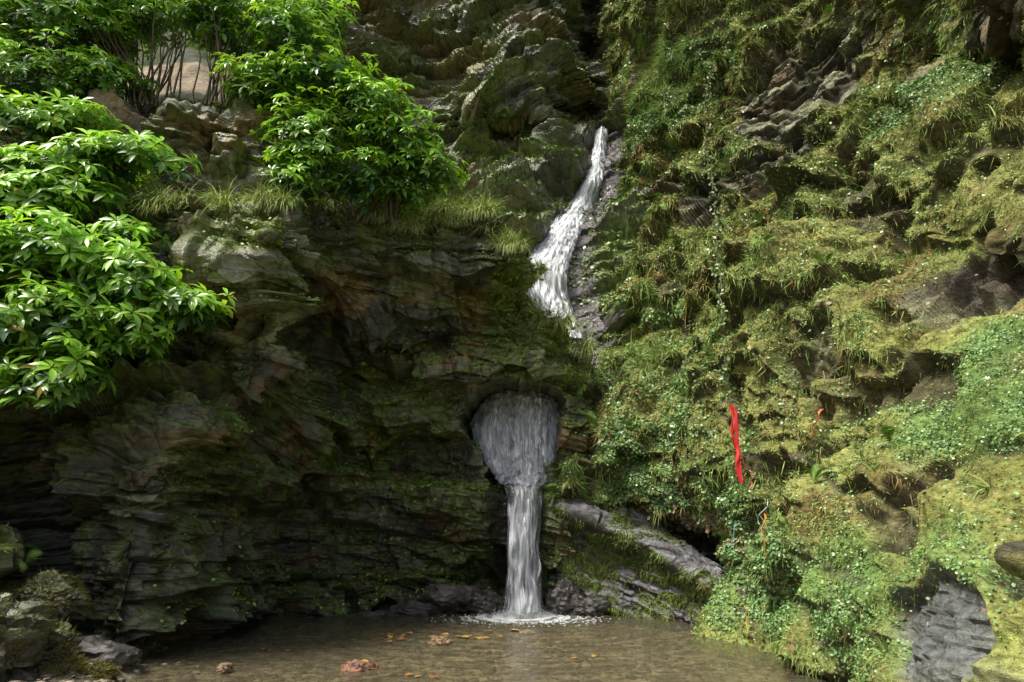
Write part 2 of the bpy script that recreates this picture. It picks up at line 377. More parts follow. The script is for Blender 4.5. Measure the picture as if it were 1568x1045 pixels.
rcol = mixc(rcol, np.array([(.22, .16, .09)]), .6 * sstep(.5, .65, tone))
rcol = mixc(rcol, np.array([(.36, .38, .25)]), slab * sstep(.3, .6, c2) * .8)
rcol = mixc(rcol, np.array([(.045, .038, .028)]), np.clip(under, 0, 1) * .75)  # undersides and pits go near-black: recess shade painted into the rock colour
gb = blob(p2, P(1430, 960, 4.8), (1.3, 1.1, .65)); rcol = mixc(rcol, mixc((.08, .085, .08), (.22, .24, .24), t2), gb * .85)
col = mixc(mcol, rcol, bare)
darks = np.maximum(np.maximum(blob(p2, P(1530,410,6.3), (.9,1.1,.5)), blob(p2, P(1010,870,12), (2.2,1.5,.7))), blob(p2, P(1500, 20, 6.5), (1.6, 1.4, .7)) * .8)  # brown dirt, plus overhang shade painted into the wall colour
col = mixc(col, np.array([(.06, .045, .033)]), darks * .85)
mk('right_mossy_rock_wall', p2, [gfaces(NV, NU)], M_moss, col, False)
mC = (1 - bare) * (1 - darks * .9)

# ------------------------------------------------------------ LEDGE beside pool
L = [
 [(835,748,12.7),(930,775,12.5),(1000,800,12.1),(1070,845,11.7),(1160,895,11.3),(1220,935,10.9)],
 [(842,766,12.1),(930,797,11.9),(1000,832,11.4),(1070,877,10.9),(1140,925,10.4),(1200,955,10.0)],
 [(844,776,11.95),(928,806,11.7),(1000,843,11.15),(1070,889,10.65),(1140,935,10.2),(1200,962,9.9)],
 [(846,786,12.15),(928,818,11.95),(1000,857,11.45),(1070,900,10.9),(1140,945,10.4),(1200,970,10.0)],
 [(852,830,12.3),(930,850,12.1),(1000,885,11.6),(1070,920,11.1),(1140,955,10.5),(1200,975,10.1)],
]
net = netP(L); b1_ = net[-1].copy(); b1_[:, 2] = .05; b1_[:, 1] -= .15; b2_ = b1_.copy(); b2_[:, 2] = -.7
net = np.concatenate([net, b1_[None], b2_[None]])
G = grid(net, 200, 400); N0 = gnorm(G); p = G.reshape(-1, 3)
d, q = strat(p, .35, 0, 15)
p2 = p + N0.reshape(-1, 3) * (.5 * (d - .4) + .35 * (fbm(p, .8, 3, 3) - .5))[:, None]
GL = p2.reshape(200, 400, 3); NL = gnorm(GL); nn = NL.reshape(-1, 3)
c = fbm(p2, .5, 4, 4)
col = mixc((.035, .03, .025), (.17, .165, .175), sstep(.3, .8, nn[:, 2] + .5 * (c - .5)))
mL = np.clip(sstep(.42, .56, fbm(p2, .4, 3, 6)) * (nn[:, 2] < .35) + sstep(.53, .62, c) * .6, 0, 1)
col = mixc(col, np.array([(.10, .14, .035)]), .8 * mL)
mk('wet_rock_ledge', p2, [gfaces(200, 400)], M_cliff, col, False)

# ------------------------------------------------------------ hillside top-left
H = [
 [(-500,-60,15),(-100,-60,15),(150,-60,15),(330,-60,15.5),(470,-20,17),(560,60,21)],
 [(-500,40,13),(-100,40,13.4),(150,40,13.6),(330,40,14),(450,60,15.5),(560,140,20)],
 [(-500,110,11.6),(-100,110,12),(150,110,12.2),(330,110,12.4),(430,150,13.2),(560,230,18)],
 [(-500,170,10.6),(-100,180,11),(150,180,11.2),(330,180,11.3),(430,240,12),(560,320,15)],
 [(-500,240,9.8),(-100,250,10.6),(150,250,10.8),(330,250,11),(430,330,11.6),(560,400,13)],
]
G = grid(netP(H), 120, 200); N0 = gnorm(G); p = G.reshape(-1, 3)
p2 = p + N0.reshape(-1, 3) * (.9 * (fbm(p, 1.2, 4, 8) - .5))[:, None]
bank = sstep(.35, .6, blob(p2, P(240, 130, 12), (3.2, 2, .75)))
col = mixc((.045, .06, .02), (.34, .265, .19), bank) * (.6 + .8 * fbm(p2, .4, 4, 9))[:, None]
mk('wooded_hillside', p2, [gfaces(120, 200)], rockmat('earth_bank', .8, .7, 5, .2, 6, .6, 0), col)

# ------------------------------------------------------------ ground + pool
ax = np.concatenate([[-400, -150, -60, -30], np.linspace(-14, 9, 300), [30, 60, 150, 400]])
ay = np.concatenate([[-400, -150, -60, -20, -6], np.linspace(-3, 14.5, 240), [30, 60, 150, 400]])
def bedz(pg):
    x, y = pg[:, 0], pg[:, 1]
    sh = -3.0 - .35 * (y - 7.2) + .8 * (vn(pg, .9, 1, 3) - .5)
    return -.15 + .30 * sstep(0, 1.8, sh - x) + .45 * sstep(4.2, 1.0, y) + .10 * (fbm(pg, .8, 4, 5) - .5) + .05 * (vn(pg, .1, 1, 7) - .5)
X, Y = np.meshgrid(ax, ay); pg = np.stack([X, Y, 0 * X], 2).reshape(-1, 3)
z = bedz(pg)
cg = fbm(pg, .35, 4, 12)
col = mixc((.17, .14, .085), (.44, .38, .26), sstep(.38, .62, cg))
col = mixc(col, np.array([(.10, .085, .06)]), sstep(-.03, .06, z) * .75)
pg[:, 2] = z
mk('stream_bed_ground', pg, [gfaces(len(ay), len(ax))[:, ::-1]], rockmat('gravel', .7, .8, 1, .4, 16, .4, 0), col)

ax = np.linspace(-14, 8, 420); ay = np.linspace(-2, 14, 380)
X, Y = np.meshgrid(ax, ay); pw = np.stack([X, Y, 0 * X], 2).reshape(-1, 3)
SP = P(800, 938, 11.9)
r = np.hypot(pw[:, 0] - SP[0], pw[:, 1] - 11.7)
amp = np.exp(-r / 2.8)
pw[:, 2] = .022 * amp * np.sin(r * 22 + 3 * vn(pw, .4, 1, 2)) + .018 * (fbm(pw, np.array([.5, .22, 1]), 3, 5) - .5) + .03 * amp * (vn(pw, .12, 1, 9) - .5)
m, nd, l = nt('pool_water_mat'); o = nd.new('ShaderNodeOutputMaterial')
tc = nd.new('ShaderNodeTexCoord'); mp = nd.new('ShaderNodeMapping'); mp.inputs['Scale'].default_value = (1, 1.8, 1); l.new(tc.outputs['Object'], mp.inputs[0])
ns = nd.new('ShaderNodeTexNoise'); ns.inputs['Scale'].default_value = 5; ns.inputs['Detail'].default_value = 3; l.new(mp.outputs[0], ns.inputs['Vector'])
bp = nd.new('ShaderNodeBump'); bp.inputs['Strength'].default_value = .6; bp.inputs['Distance'].default_value = .05; l.new(ns.outputs[0], bp.inputs['Height'])
gl = nd.new('ShaderNodeBsdfGlossy'); gl.inputs['Roughness'].default_value = .05; l.new(bp.outputs[0], gl.inputs['Normal'])
tr = nd.new('ShaderNodeBsdfTransparent'); tr.inputs['Color'].default_value = (.84, .82, .70, 1)
df = nd.new('ShaderNodeBsdfDiffuse'); df.inputs['Color'].default_value = (.22, .195, .125, 1)
m1 = nd.new('ShaderNodeMixShader'); m1.inputs[0].default_value = .34; l.new(tr.outputs[0], m1.inputs[1]); l.new(df.outputs[0], m1.inputs[2])
fr = nd.new('ShaderNodeFresnel'); fr.inputs['IOR'].default_value = 1.38; l.new(bp.outputs[0], fr.inputs['Normal'])
m2 = nd.new('ShaderNodeMixShader'); l.new(fr.outputs[0], m2.inputs[0]); l.new(m1.outputs[0], m2.inputs[1]); l.new(gl.outputs[0], m2.inputs[2]); l.new(m2.outputs[0], o.inputs[0])
mk('pool_water', pw, [gfaces(len(ay), len(ax))[:, ::-1]], m)

# ------------------------------------------------------------ scatter tools
def frames(d, nrm):
    d = d / (np.linalg.norm(d, axis=1, keepdims=True) + 1e-9)
    x = np.cross(d, nrm); x /= np.linalg.norm(x, axis=1, keepdims=True) + 1e-9
    z = np.cross(x, d)
    return np.stack([x, d, z], 2)

def inst(name, tv, tf, pos, R, S, col, mat, parent=None, smooth=True):
    tv = np.asarray(tv, float); M = len(pos)
    S = np.asarray(S, float)
    if S.ndim == 1: S = np.repeat(S[:, None], 3, 1)
    loc = tv[None] * S[:, None, :]
    V = np.einsum('mij,mkj->mki', R, loc) + pos[:, None, :]
    F = []
    for f in tf:
        f = np.asarray(f)
        F.append((f[None] + (np.arange(M) * len(tv))[:, None, None]).reshape(-1, f.shape[1]))
    c = np.repeat(col[:, None, :], len(tv), 1).reshape(-1, 3)
    return mk(name, V.reshape(-1, 3), F, mat, c, smooth, parent)

def scatter(Gd, Nd, mask, count):
    a = np.linalg.norm(np.cross(Gd[1:, :-1] - Gd[:-1, :-1], Gd[:-1, 1:] - Gd[:-1, :-1]), axis=2)
    mk_ = mask.reshape(Gd.shape[:2])[:-1, :-1] * (Gd[:-1, :-1, 1] > 2)
    w = np.minimum(a, .02) * mk_; w = w.ravel() / w.sum()
    idx = rng.choice(len(w), count, p=w)
    i, j = np.unravel_index(idx, a.shape); s = rng.random(count)[:, None]; t = rng.random(count)[:, None]
    pos = Gd[i, j] + s * (Gd[i + 1, j] - Gd[i, j]) + t * (Gd[i, j + 1] - Gd[i, j])
    return pos, Nd[i, j], (i, j)

def rv(n_):
    v = rng.normal(size=(n_, 3)); return v / np.linalg.norm(v, axis=1, keepdims=True)
DOWN = np.array([0, 0, -1.])
STR = ([(-.5, 0, 0), (.5, 0, 0), (0, 1, 0)], [[(0, 1, 2)]])
LF = ([(0, 0, 0), (.35, .35, .08), (.28, .75, .04), (0, 1, -.05), (-.28, .75, .04), (-.35, .35, .08), (0, .5, -.02)],
      [[(0, 1, 6), (1, 2, 6), (2, 3, 6), (3, 4, 6), (4, 5, 6), (5, 0, 6)]])
DI = ([(0, 0, 0), (.4, .5, .06), (0, 1, 0), (-.4, .5, .06)], [[(0, 1, 2), (0, 2, 3)]])

def moss(name, Gd, Nd, mask, count, cols, L0, L1, W0, W1, hang=.9, seed=0):
    pos, nr, _ = scatter(Gd, Nd, mask, count)
    dirv = nr * .55 + DOWN * hang * rng.random(count)[:, None] + rv(count) * .6
    t = fbm(pos, .9, 3, seed + 5); t = sstep(.38, .62, t + rng.normal(size=count) * .12)
    br = sstep(.57, .70, fbm(pos, .6, 3, seed + 9) + rng.normal(size=count) * .08)
    c = mixc(np.array(cols[0]), np.array(cols[1]), t); c = mixc(c, np.array([cols[2]]), br)
    c = c * (.45 + .9 * rng.random(count))[:, None]
    hl = rng.random(count) < .06; c[hl] = c[hl] * 1.4 + np.array([.06, .08, .06])
    S = np.stack([W0 + (W1 - W0) * rng.random(count), L0 + (L1 - L0) * rng.random(count) ** 1.5, np.full(count, .05)], 1)
    dist = np.clip(pos[:, 1] / 9, .55, 1.5); S *= dist[:, None]
    return inst(name, *STR, pos, frames(dirv, nr + rv(count) * .5), S, c, M_mossl)
gcp = GC.reshape(-1, 3)
YG, GG, BN = (.335, .365, .105), (.20, .33, .09), (.30, .20, .09)
moss('hanging_moss', GC, NC, mC * (.35 + sstep(.35, .6, fbm(gcp, .35, 3, 88))), 310000, [YG, GG, BN], .03, .10, .009, .022, .9, 1)
lip = mC * np.maximum((1 - sstep(.10, .25, fb)) * sstep(.25, .5, Ab), sstep(.0, -.4, NC.reshape(-1, 3)[:, 2]) * .5) * sstep(.4, .6, fbm(gcp, .7, 3, 99))
moss('hanging_moss', GC, NC, lip, 40000, [YG, GG, BN], .08, .26, .008, .018, 2.8, 4)
moss('hanging_moss', GA, NA, np.clip(mA * 1.0, 0, 1) ** 1.5, 50000, [(.27, .32, .07), (.16, .25, .055), (.22, .15, .06)], .03, .10, .01, .02, 1.1, 2)
moss('hanging_moss', GB, NB, mB, 44000, [(.22, .28, .065), (.16, .235, .055), (.19, .13, .055)], .05, .13, .01, .025, .8, 3)
moss('hanging_moss', GL, NL, mL + .02, 14000, [(.17, .22, .05), (.14, .2, .05), (.15, .1, .05)], .03, .1, .01, .02, 1.1, 6)

def leaflets(name, Gd, Nd, mask, count, ca, cb, s0, s1):
    pos, nr, _ = scatter(Gd, Nd, mask, count)
    up = nr + rv(count) * .7 + np.array([0, 0, .4])
    dirv = np.cross(up, rv(count)); t = rng.random(count)
    c = mixc(np.array(ca), np.array(cb), t) * (.6 + .8 * rng.random(count))[:, None]
    S = (s0 + (s1 - s0) * rng.random(count) ** 2) * np.clip(pos[:, 1] / 9, .6, 1.4)
    pos = pos + nr * (.01 + .06 * rng.random(count))[:, None]
    return inst(name, *DI, pos, frames(dirv, up), S, c, M_small)
gm = mC * (.16 + gz) * (.12 + sstep(.38, .68, fbm(gcp, .45, 4, 90)))
leaflets('creeping_ivy_leaves', GC, NC, gm, 115000, (.08, .19, .045), (.26, .40, .15), .028, .062)
leaflets('creeping_ivy_leaves', GA, NA, mA * (GA.reshape(-1, 3)[:, 0] > -4.5), 12000, (.10, .2, .04), (.25, .38, .08), .03, .07)
leaflets('creeping_ivy_leaves', GB, NB, mB * (GB.reshape(-1, 3)[:, 2] < 13.5), 14000, (.10, .2, .04), (.25, .38, .08), .05, .1)
leaflets('fallen_leaves', GC, NC, blob(gcp, P(1040, 810, 11.3), (1.2, 1.5, .5)) + .006, 2600, (.25, .15, .09), (.42, .32, .24), .05, .1)

def tufts(name, pos, nr, nb, L, c, droop=1.0, parent=None, wd=.007):
    M = len(pos) * nb
    P0 = np.repeat(pos, nb, 0) + rv(M) * .03; N_ = np.repeat(nr, nb, 0)
    d0 = N_ * .7 + np.array([0, 0, .6]) + rv(M) * .6; d0 /= np.linalg.norm(d0, axis=1, keepdims=True)
    Ln = L * (.5 + .8 * rng.random(M)); side = np.cross(d0, rv(M)); side /= np.linalg.norm(side, axis=1, keepdims=True)
    V = []; K = 5; cur = P0.copy(); d = d0.copy()
    for k in range(K):
        w = wd * (1 - k / (K - 1)) + .0008
        V.append(cur - side * w); V.append(cur + side * w)
        d = d + DOWN * .42 * droop; d /= np.linalg.norm(d, axis=1, keepdims=True); cur = cur + d * (Ln / (K - 1))[:, None]
    V = np.stack(V, 1); F = []
    for k in range(K - 1):
        F.append(np.array([2 * k, 2 * k + 1, 2 * k + 3, 2 * k + 2])[None] + (np.arange(M) * 2 * K)[:, None])
    cc = mixc(np.array(c[0]), np.array(c[1]), rng.random(M)) * (.6 + .8 * rng.random(M))[:, None]
    return mk(name, V.reshape(-1, 3), F, M_mossl, np.repeat(cc, 2 * K, 0), True, parent)

pos, nr, _ = scatter(GC, NC, mC * sstep(.5, .65, fbm(gcp, 1.0, 3, 95)), 180)
tufts('grass_tufts', pos, nr, 14, .26, [(.18, .27, .06), (.36, .44, .16)])
pos, nr, _ = scatter(GC, NC, np.maximum(blob(gcp, P(985, 555, 12.7), (.45, .9, .5)), blob(gcp, P(1010, 110, 15), (.9, 1.5, 1.6)) * .5), 170)
tufts('grass_tufts', pos, nr, 22, .5, [(.22, .34, .08), (.42, .52, .22)])
def ferns(name, pos, nr, nf, L, ca, cb):
    ps, ds, ns_, ss = [], [], [], []
    for a, nrm in zip(pos, nr):
        for k in range(nf):
            d = nrm * .8 + np.array([0, 0, .5]) + rng.normal(size=3) * .5; d /= np.linalg.norm(d); cur = a.copy(); l_ = L * (.6 + .6 * rng.random())
            for j in range(14):
                d = d + DOWN * .11; d /= np.linalg.norm(d); cur = cur + d * l_ / 14
                sd = np.cross(d, nrm + np.array([0, 0, .6])); sd /= np.linalg.norm(sd) + 1e-9
                for sg in (-1, 1):
                    ps.append(cur.copy()); ds.append(sd * sg + d * .35); ns_.append(np.cross(sd, d)); ss.append(l_ * .26 * math.sin(math.pi * (j + 2) / 17))
    M = len(ps); ss = np.array(ss)
    inst(name, *STR, np.array(ps), frames(np.array(ds), np.array(ns_)), np.stack([ss * .32, ss, ss], 1), mixc(np.array(ca), np.array(cb), rng.random(M)), M_mossl)
pos, nr, _ = scatter(GC, NC, mC * sstep(.45, .6, fbm(gcp, 1.4, 3, 96)) * (gcp[:, 1] > 6.5), 80)
ferns('fern_fronds', pos, nr, 6, .34, (.12, .22, .05), (.24, .36, .09))
pos, nr, _ = scatter(GA, NA, mA + .01, 60)
ferns('fern_fronds', pos, nr, 5, .3, (.12, .22, .05), (.24, .36, .09))

def bvh(Gd):
    g = Gd[::2, ::2]
    return BVHTree.FromPolygons([tuple(v) for v in g.reshape(-1, 3)], [tuple(int(i) for i in f) for f in gfaces(*g.shape[:2])])
TA, TB, TC = bvh(GA), bvh(GB), bvh(GC)
O3 = Vector((0, 0, EYE))
def hit(T, u, v, dflt=12):
    dr = (Vector(P(u, v, 10.0)) - O3).normalized()
    h = T.ray_cast(O3, dr, 60)
    if h[0] is None: return P(u, v, dflt), np.array([0, -1, 0.])
    return np.array(h[0]), np.array(h[1])

pr = []
for u, v in [(500,300),(540,325),(580,328),(610,325),(625,320),(640,315),(655,315),(665,315),(680,312),(690,312),(710,318),(730,330),(750,350),(770,375),(790,402),(830,445),(865,490),(900,530),(270,340),(330,340),(400,335),(430,340),(240,345)]:
    for k in range(8):
        uu = u + rng.normal() * 8
        for dv in (-20, -10, 0, 8, 16, 24, 32, 40, 50):
            h = TA.ray_cast(O3, (Vector(P(uu, v + dv, 10.0)) - O3).normalized(), 60)
            if h[0] is not None and h[0].y < 14: pr.append(np.array(h[0]) + np.array([rng.normal() * .08, -.02, .02])); break
pr = np.array(pr)
tufts('grass_tufts', pr, np.tile([0, -.8, .4], (len(pr), 1)), 30, .6, [(.24, .34, .07), (.52, .56, .24)], 1.2, None, .009)

# ------------------------------------------------------------ rhododendron shrubs
def tube(path, rad, sides=5):
    path = np.asarray(path); K = len(path); t = np.gradient(path, axis=0); t /= np.linalg.norm(t, axis=1, keepdims=True)
    ref = np.tile([.3, .9, .1], (K, 1)); x = np.cross(t, ref); x /= np.linalg.norm(x, axis=1, keepdims=True); y = np.cross(t, x)
    a = np.linspace(0, 2 * np.pi, sides, endpoint=False)
    V = path[:, None] + rad[:, None, None] * (np.cos(a)[None, :, None] * x[:, None] + np.sin(a)[None, :, None] * y[:, None])
    i = np.arange(K * sides).reshape(K, sides); j = np.roll(i, -1, 1)
    F = np.stack([i[:-1], j[:-1], j[1:], i[1:]], 2).reshape(-1, 4)
    return V.reshape(-1, 3), F
RL = ([(0, 0, 0), (.12, .3, .05), (.15, .62, .02), (0, 1, -.16), (-.15, .62, .02), (-.12, .3, .05), (0, .3, 0), (0, .62, -.03)],
      [[(0, 1, 6), (0, 6, 5), (2, 3, 7), (7, 3, 4)], [(6, 1, 2, 7), (5, 6, 7, 4)]])
def shrub(name, masses, root, leafL, bright, nst=90):
    par = empty(name)
    C_, A_, Br = [], [], []
    for (u, v, Y, ru, rvv, ry, nw) in masses:
        c = P(u, v, Y); s = Y / FL * 1.05; R_ = np.array([ru * s, ry, rvv * s])
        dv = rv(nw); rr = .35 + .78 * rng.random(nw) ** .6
        lump = .55 + .85 * vn(dv * 2.2 + c, .8, 1, 5)
        ps = c + dv * (rr * lump)[:, None] * R_
        ax_ = dv * np.array([.7, .7, .4]) + np.array([.1, -.25, .8]) + rv(nw) * .4
        C_.append(ps); A_.append(ax_ / np.linalg.norm(ax_, axis=1, keepdims=True)); Br.append(rr * (.65 + .45 * dv[:, 2] - .15 * dv[:, 1]))  # leaf tone with clump shading painted in: lighter top and outside, darker within
    C_ = np.concatenate(C_); A_ = np.concatenate(A_); Br = np.concatenate(Br)
    nw = len(C_); nl = 9; M = nw * nl
    cc = np.repeat(C_, nl, 0); aa = np.repeat(A_, nl, 0)
    ang = np.tile(np.arange(nl) * 2 * np.pi / nl * 1.0, nw) + np.repeat(rng.random(nw) * 6.28, nl) + rng.normal(size=M) * .25
    x = np.cross(aa, np.array([.2, .5, .1])); x /= np.linalg.norm(x, axis=1, keepdims=True); y = np.cross(aa, x)
    radial = np.cos(ang)[:, None] * x + np.sin(ang)[:, None] * y
    el = rng.normal(size=M) * .25 + .15
    dirv = radial + aa * el[:, None] + DOWN * .2
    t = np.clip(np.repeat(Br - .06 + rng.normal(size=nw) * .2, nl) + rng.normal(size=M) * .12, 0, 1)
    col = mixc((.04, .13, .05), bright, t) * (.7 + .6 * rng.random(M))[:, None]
    yl = rng.random(M) < .01; col[yl] = (.45, .32, .05)
    wsc = np.repeat(.65 + .6 * rng.random(nw), nl)
    S = leafL * wsc * (.65 + .6 * rng.random(M)); S3 = np.stack([S * 1.05, S, S], 1)
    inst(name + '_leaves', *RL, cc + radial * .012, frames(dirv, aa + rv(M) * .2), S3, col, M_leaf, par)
    Vs, Fs, off = [], [], 0
    sel = rng.choice(nw, min(nw, nst), replace=False); root = np.array(root)
    for i in sel:
        e = C_[i]; b = root[np.argmin(np.linalg.norm(root - e, axis=1))] + rng.normal(size=3) * np.array([.22, .1, .03])
        m1_ = b * .5 + e * .5 + np.array([0, 0, .15]) + rng.normal(size=3) * .08
        m1_[:2] = b[:2] * .7 + e[:2] * .3
        tt = np.linspace(0, 1, 9)[:, None]
        path = (1 - tt) ** 2 * b + 2 * tt * (1 - tt) * m1_ + tt ** 2 * e
        path[1:-1] += rng.normal(size=(7, 3)) * .02
        V, F = tube(path, np.linspace(.014 + .012 * rng.random(), .004, 9)); Vs.append(V); Fs.append(F + off); off += len(V)
    mk(name + '_stems', np.concatenate(Vs), [np.concatenate(Fs)], M_bark, None, True, par)
BR = (.36, .66, .06)
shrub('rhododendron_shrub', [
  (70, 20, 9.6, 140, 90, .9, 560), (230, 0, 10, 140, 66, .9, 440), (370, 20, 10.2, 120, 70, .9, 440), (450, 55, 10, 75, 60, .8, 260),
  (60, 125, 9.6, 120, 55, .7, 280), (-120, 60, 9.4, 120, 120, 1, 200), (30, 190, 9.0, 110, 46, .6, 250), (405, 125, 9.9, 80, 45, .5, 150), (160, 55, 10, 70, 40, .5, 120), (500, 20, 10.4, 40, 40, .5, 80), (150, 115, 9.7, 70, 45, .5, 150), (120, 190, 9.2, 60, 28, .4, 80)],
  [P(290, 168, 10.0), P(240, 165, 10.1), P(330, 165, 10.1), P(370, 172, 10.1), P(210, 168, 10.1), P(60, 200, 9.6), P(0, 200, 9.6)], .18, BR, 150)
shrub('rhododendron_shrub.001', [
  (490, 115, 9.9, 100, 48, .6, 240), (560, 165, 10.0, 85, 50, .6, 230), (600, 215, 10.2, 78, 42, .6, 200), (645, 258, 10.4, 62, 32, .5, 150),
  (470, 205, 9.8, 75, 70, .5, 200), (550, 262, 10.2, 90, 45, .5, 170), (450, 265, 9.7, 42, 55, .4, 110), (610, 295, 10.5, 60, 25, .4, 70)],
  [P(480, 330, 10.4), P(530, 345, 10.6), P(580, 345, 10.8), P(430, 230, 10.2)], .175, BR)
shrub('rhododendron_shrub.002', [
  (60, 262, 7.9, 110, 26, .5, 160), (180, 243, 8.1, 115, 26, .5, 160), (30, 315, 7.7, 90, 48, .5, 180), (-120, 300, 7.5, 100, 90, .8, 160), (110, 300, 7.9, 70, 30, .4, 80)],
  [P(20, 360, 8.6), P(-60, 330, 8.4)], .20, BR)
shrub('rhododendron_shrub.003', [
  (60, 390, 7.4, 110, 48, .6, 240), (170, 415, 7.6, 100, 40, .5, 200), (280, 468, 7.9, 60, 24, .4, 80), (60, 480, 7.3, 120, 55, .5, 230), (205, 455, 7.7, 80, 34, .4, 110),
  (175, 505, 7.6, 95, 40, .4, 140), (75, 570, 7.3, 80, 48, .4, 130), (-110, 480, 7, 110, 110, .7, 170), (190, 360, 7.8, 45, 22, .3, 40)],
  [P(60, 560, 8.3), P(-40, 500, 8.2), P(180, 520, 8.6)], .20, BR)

# ------------------------------------------------------------ waterfall
wf = empty('waterfall')
def sheet(name, rows, mat, nv=160, nu=40, bulge=.08, noise=.05, seed=0, thick=1.0, edgep=.5):
    Lp = cr(np.array([r[0] for r in rows]), nv); Rp = cr(np.array([r[1] for r in rows]), nv)
    t = np.linspace(0, 1, nu)
    Gs = Lp[:, None] * (1 - t)[None, :, None] + Rp[:, None] * t[None, :, None]
    Gs[:, :, 1] -= bulge * np.sin(t * np.pi)[None]
    pp = Gs.reshape(-1, 3)
    pp = pp + noise * (np.stack([vn(pp, (.06, .06, .4), 1, seed + k) for k in range(3)], 1) - .5) * np.array([.6, 2, .4])
    ln = np.concatenate([[0], np.cumsum(np.linalg.norm(np.diff((Lp + Rp) / 2, axis=0), axis=1))])
    wd = np.linalg.norm(Rp - Lp, axis=1)
    U = (t[None] - .5) * (wd[:, None] * .5 + wd.mean() * .5) + 10 + seed * 3; Vv = np.repeat(ln[:, None], nu, 1)
    th = np.clip(np.sin(t * np.pi)[None] ** edgep * np.ones((nv, 1)), 0, 1)
    e = vn(pp, (.12, .12, .5), 1, seed + 9).reshape(nv, nu) * .6 + vn(pp, (.3, .3, .8), 1, seed + 12).reshape(nv, nu) * .4
    th = np.clip(th * (.5 + 1.0 * e) * thick, 0, 1) * .5
    c = np.repeat(th.reshape(-1, 1), 3, 1)
    return mk(name, pp, [gfaces(nv, nu)], mat, c, True, wf, np.stack([U.ravel(), Vv.ravel()], 1))
Mw1 = watermat('falling_water', .32, .6, .3, 34, 1.4)
Mw2 = watermat('sheeting_water', .36, .72, .6, 26, .9, (.34, .37, .42), 1.0)
Mw4 = watermat('streak_water', .40, .60, .05, 34, .8, (.34, .37, .42), 1.0)
Mw3 = watermat('slide_water', .33, .6, .4, 26, .6, (.34, .36, .40), .5)
Mw5 = watermat('slide_spray', .36, .6, .1, 34, .8, (.34, .36, .40), .5)
chl = [(912,200,932,200),(905,240,928,240),(894,275,923,275),(874,308,912,312),(844,342,895,345),(818,378,880,380),(796,412,870,415),(800,445,870,448),(826,480,880,480),(852,520,897,520)]
Ys = []
for a in chl:
    Ys.append(min(hit(TB, a[0] * (1 - t) + a[2] * t, a[1], 15)[0][1] for t in (.1, .35, .6, .85)))
ym = np.minimum.accumulate(np.array(Ys)) - .08
rows = [[P(a[0], a[1], ym[i]), P(a[2], a[3], ym[i])] for i, a in enumerate(chl)]
sheet('upper_cascade', rows, Mw3, 260, 60, .15, .06, 1, 1.25, .45)
rows2 = [[r[0] * .85 + r[1] * .15 + np.array([0, -.1, 0]), r[1] * .75 + r[0] * .25 + np.array([0, -.1, 0])] for r in rows]
sheet('upper_cascade_spray', rows2, Mw5, 260, 50, .12, .06, 5, 1.05)
mid = [(772,566,818,568,14.1),(768,584,822,586,13.75),(744,610,850,610,13.35),(722,648,860,645,13.05),(732,690,856,690,12.75),(752,722,846,722,12.5),(766,742,834,742,12.22)]
sheet('middle_fall', [[P(a[0], a[1], a[4]), P(a[2], a[3], a[4])] for a in mid], Mw2, 220, 90, .12, .08, 11, 1.1, .2)
sheet('middle_fall_streaks', [[P(a[0], a[1], a[4] - .1), P(a[2], a[3], a[4] - .1)] for a in mid], Mw4, 220, 90, .12, .12, 41, 1.0, .3)
low_ = [(768,738,832,738,12.18),(773,752,829,752,11.98),(775,790,828,790,11.88),(776,840,827,840,11.81),(774,890,830,890,11.74),(770,938,836,938,11.68)]
sheet('lower_fall', [[P(a[0], a[1], a[4]), P(a[2], a[3], a[4])] for a in low_], Mw1, 240, 44, .10, .14, 21, 1.15, .45)
sheet('lower_fall_front', [[P(a[0] + 8, a[1], a[4] - .12), P(a[2] - 6, a[3], a[4] - .12)] for a in low_], Mw1, 240, 44, .10, .14, 31, .9, .6)
foam = plain('foam', (.75, .78, .8), .5)
oc = ([(1, 0, 0), (-1, 0, 0), (0, 1, 0), (0, -1, 0), (0, 0, 1), (0, 0, -1)], [[(0, 2, 4), (2, 1, 4), (1, 3, 4), (3, 0, 4), (2, 0, 5), (1, 2, 5), (3, 1, 5), (0, 3, 5)]])
K = 9000; a_ = rng.random(K) * 6.28; r_ = np.abs(rng.normal(size=K)) * .22
hz = np.abs(rng.normal(size=K)) * .11 * np.exp(-r_ * 2)
ps = np.stack([SP[0] + np.cos(a_) * r_ * 1.3, 11.6 + np.sin(a_) * r_ * .8, .01 + hz], 1)
sz = .002 + .005 * rng.random(K) ** 2
inst('splash', *oc, ps, np.tile(np.eye(3), (K, 1, 1)), sz, np.ones((K, 3)), foam, wf)
K = 7000; a_ = rng.random(K) * 6.28; r_ = np.abs(rng.normal(size=K)) * .36
ps = np.stack([SP[0] + np.cos(a_) * r_ * 1.5, 11.5 + np.sin(a_) * r_ * .85, .004 + 0 * r_], 1)
inst('foam_patches', *oc, ps, np.tile(np.eye(3), (K, 1, 1)), np.stack([.006 + .022 * rng.random(K), .006 + .014 * rng.random(K), .007 + 0 * r_], 1), np.ones((K, 3)), foam, wf)

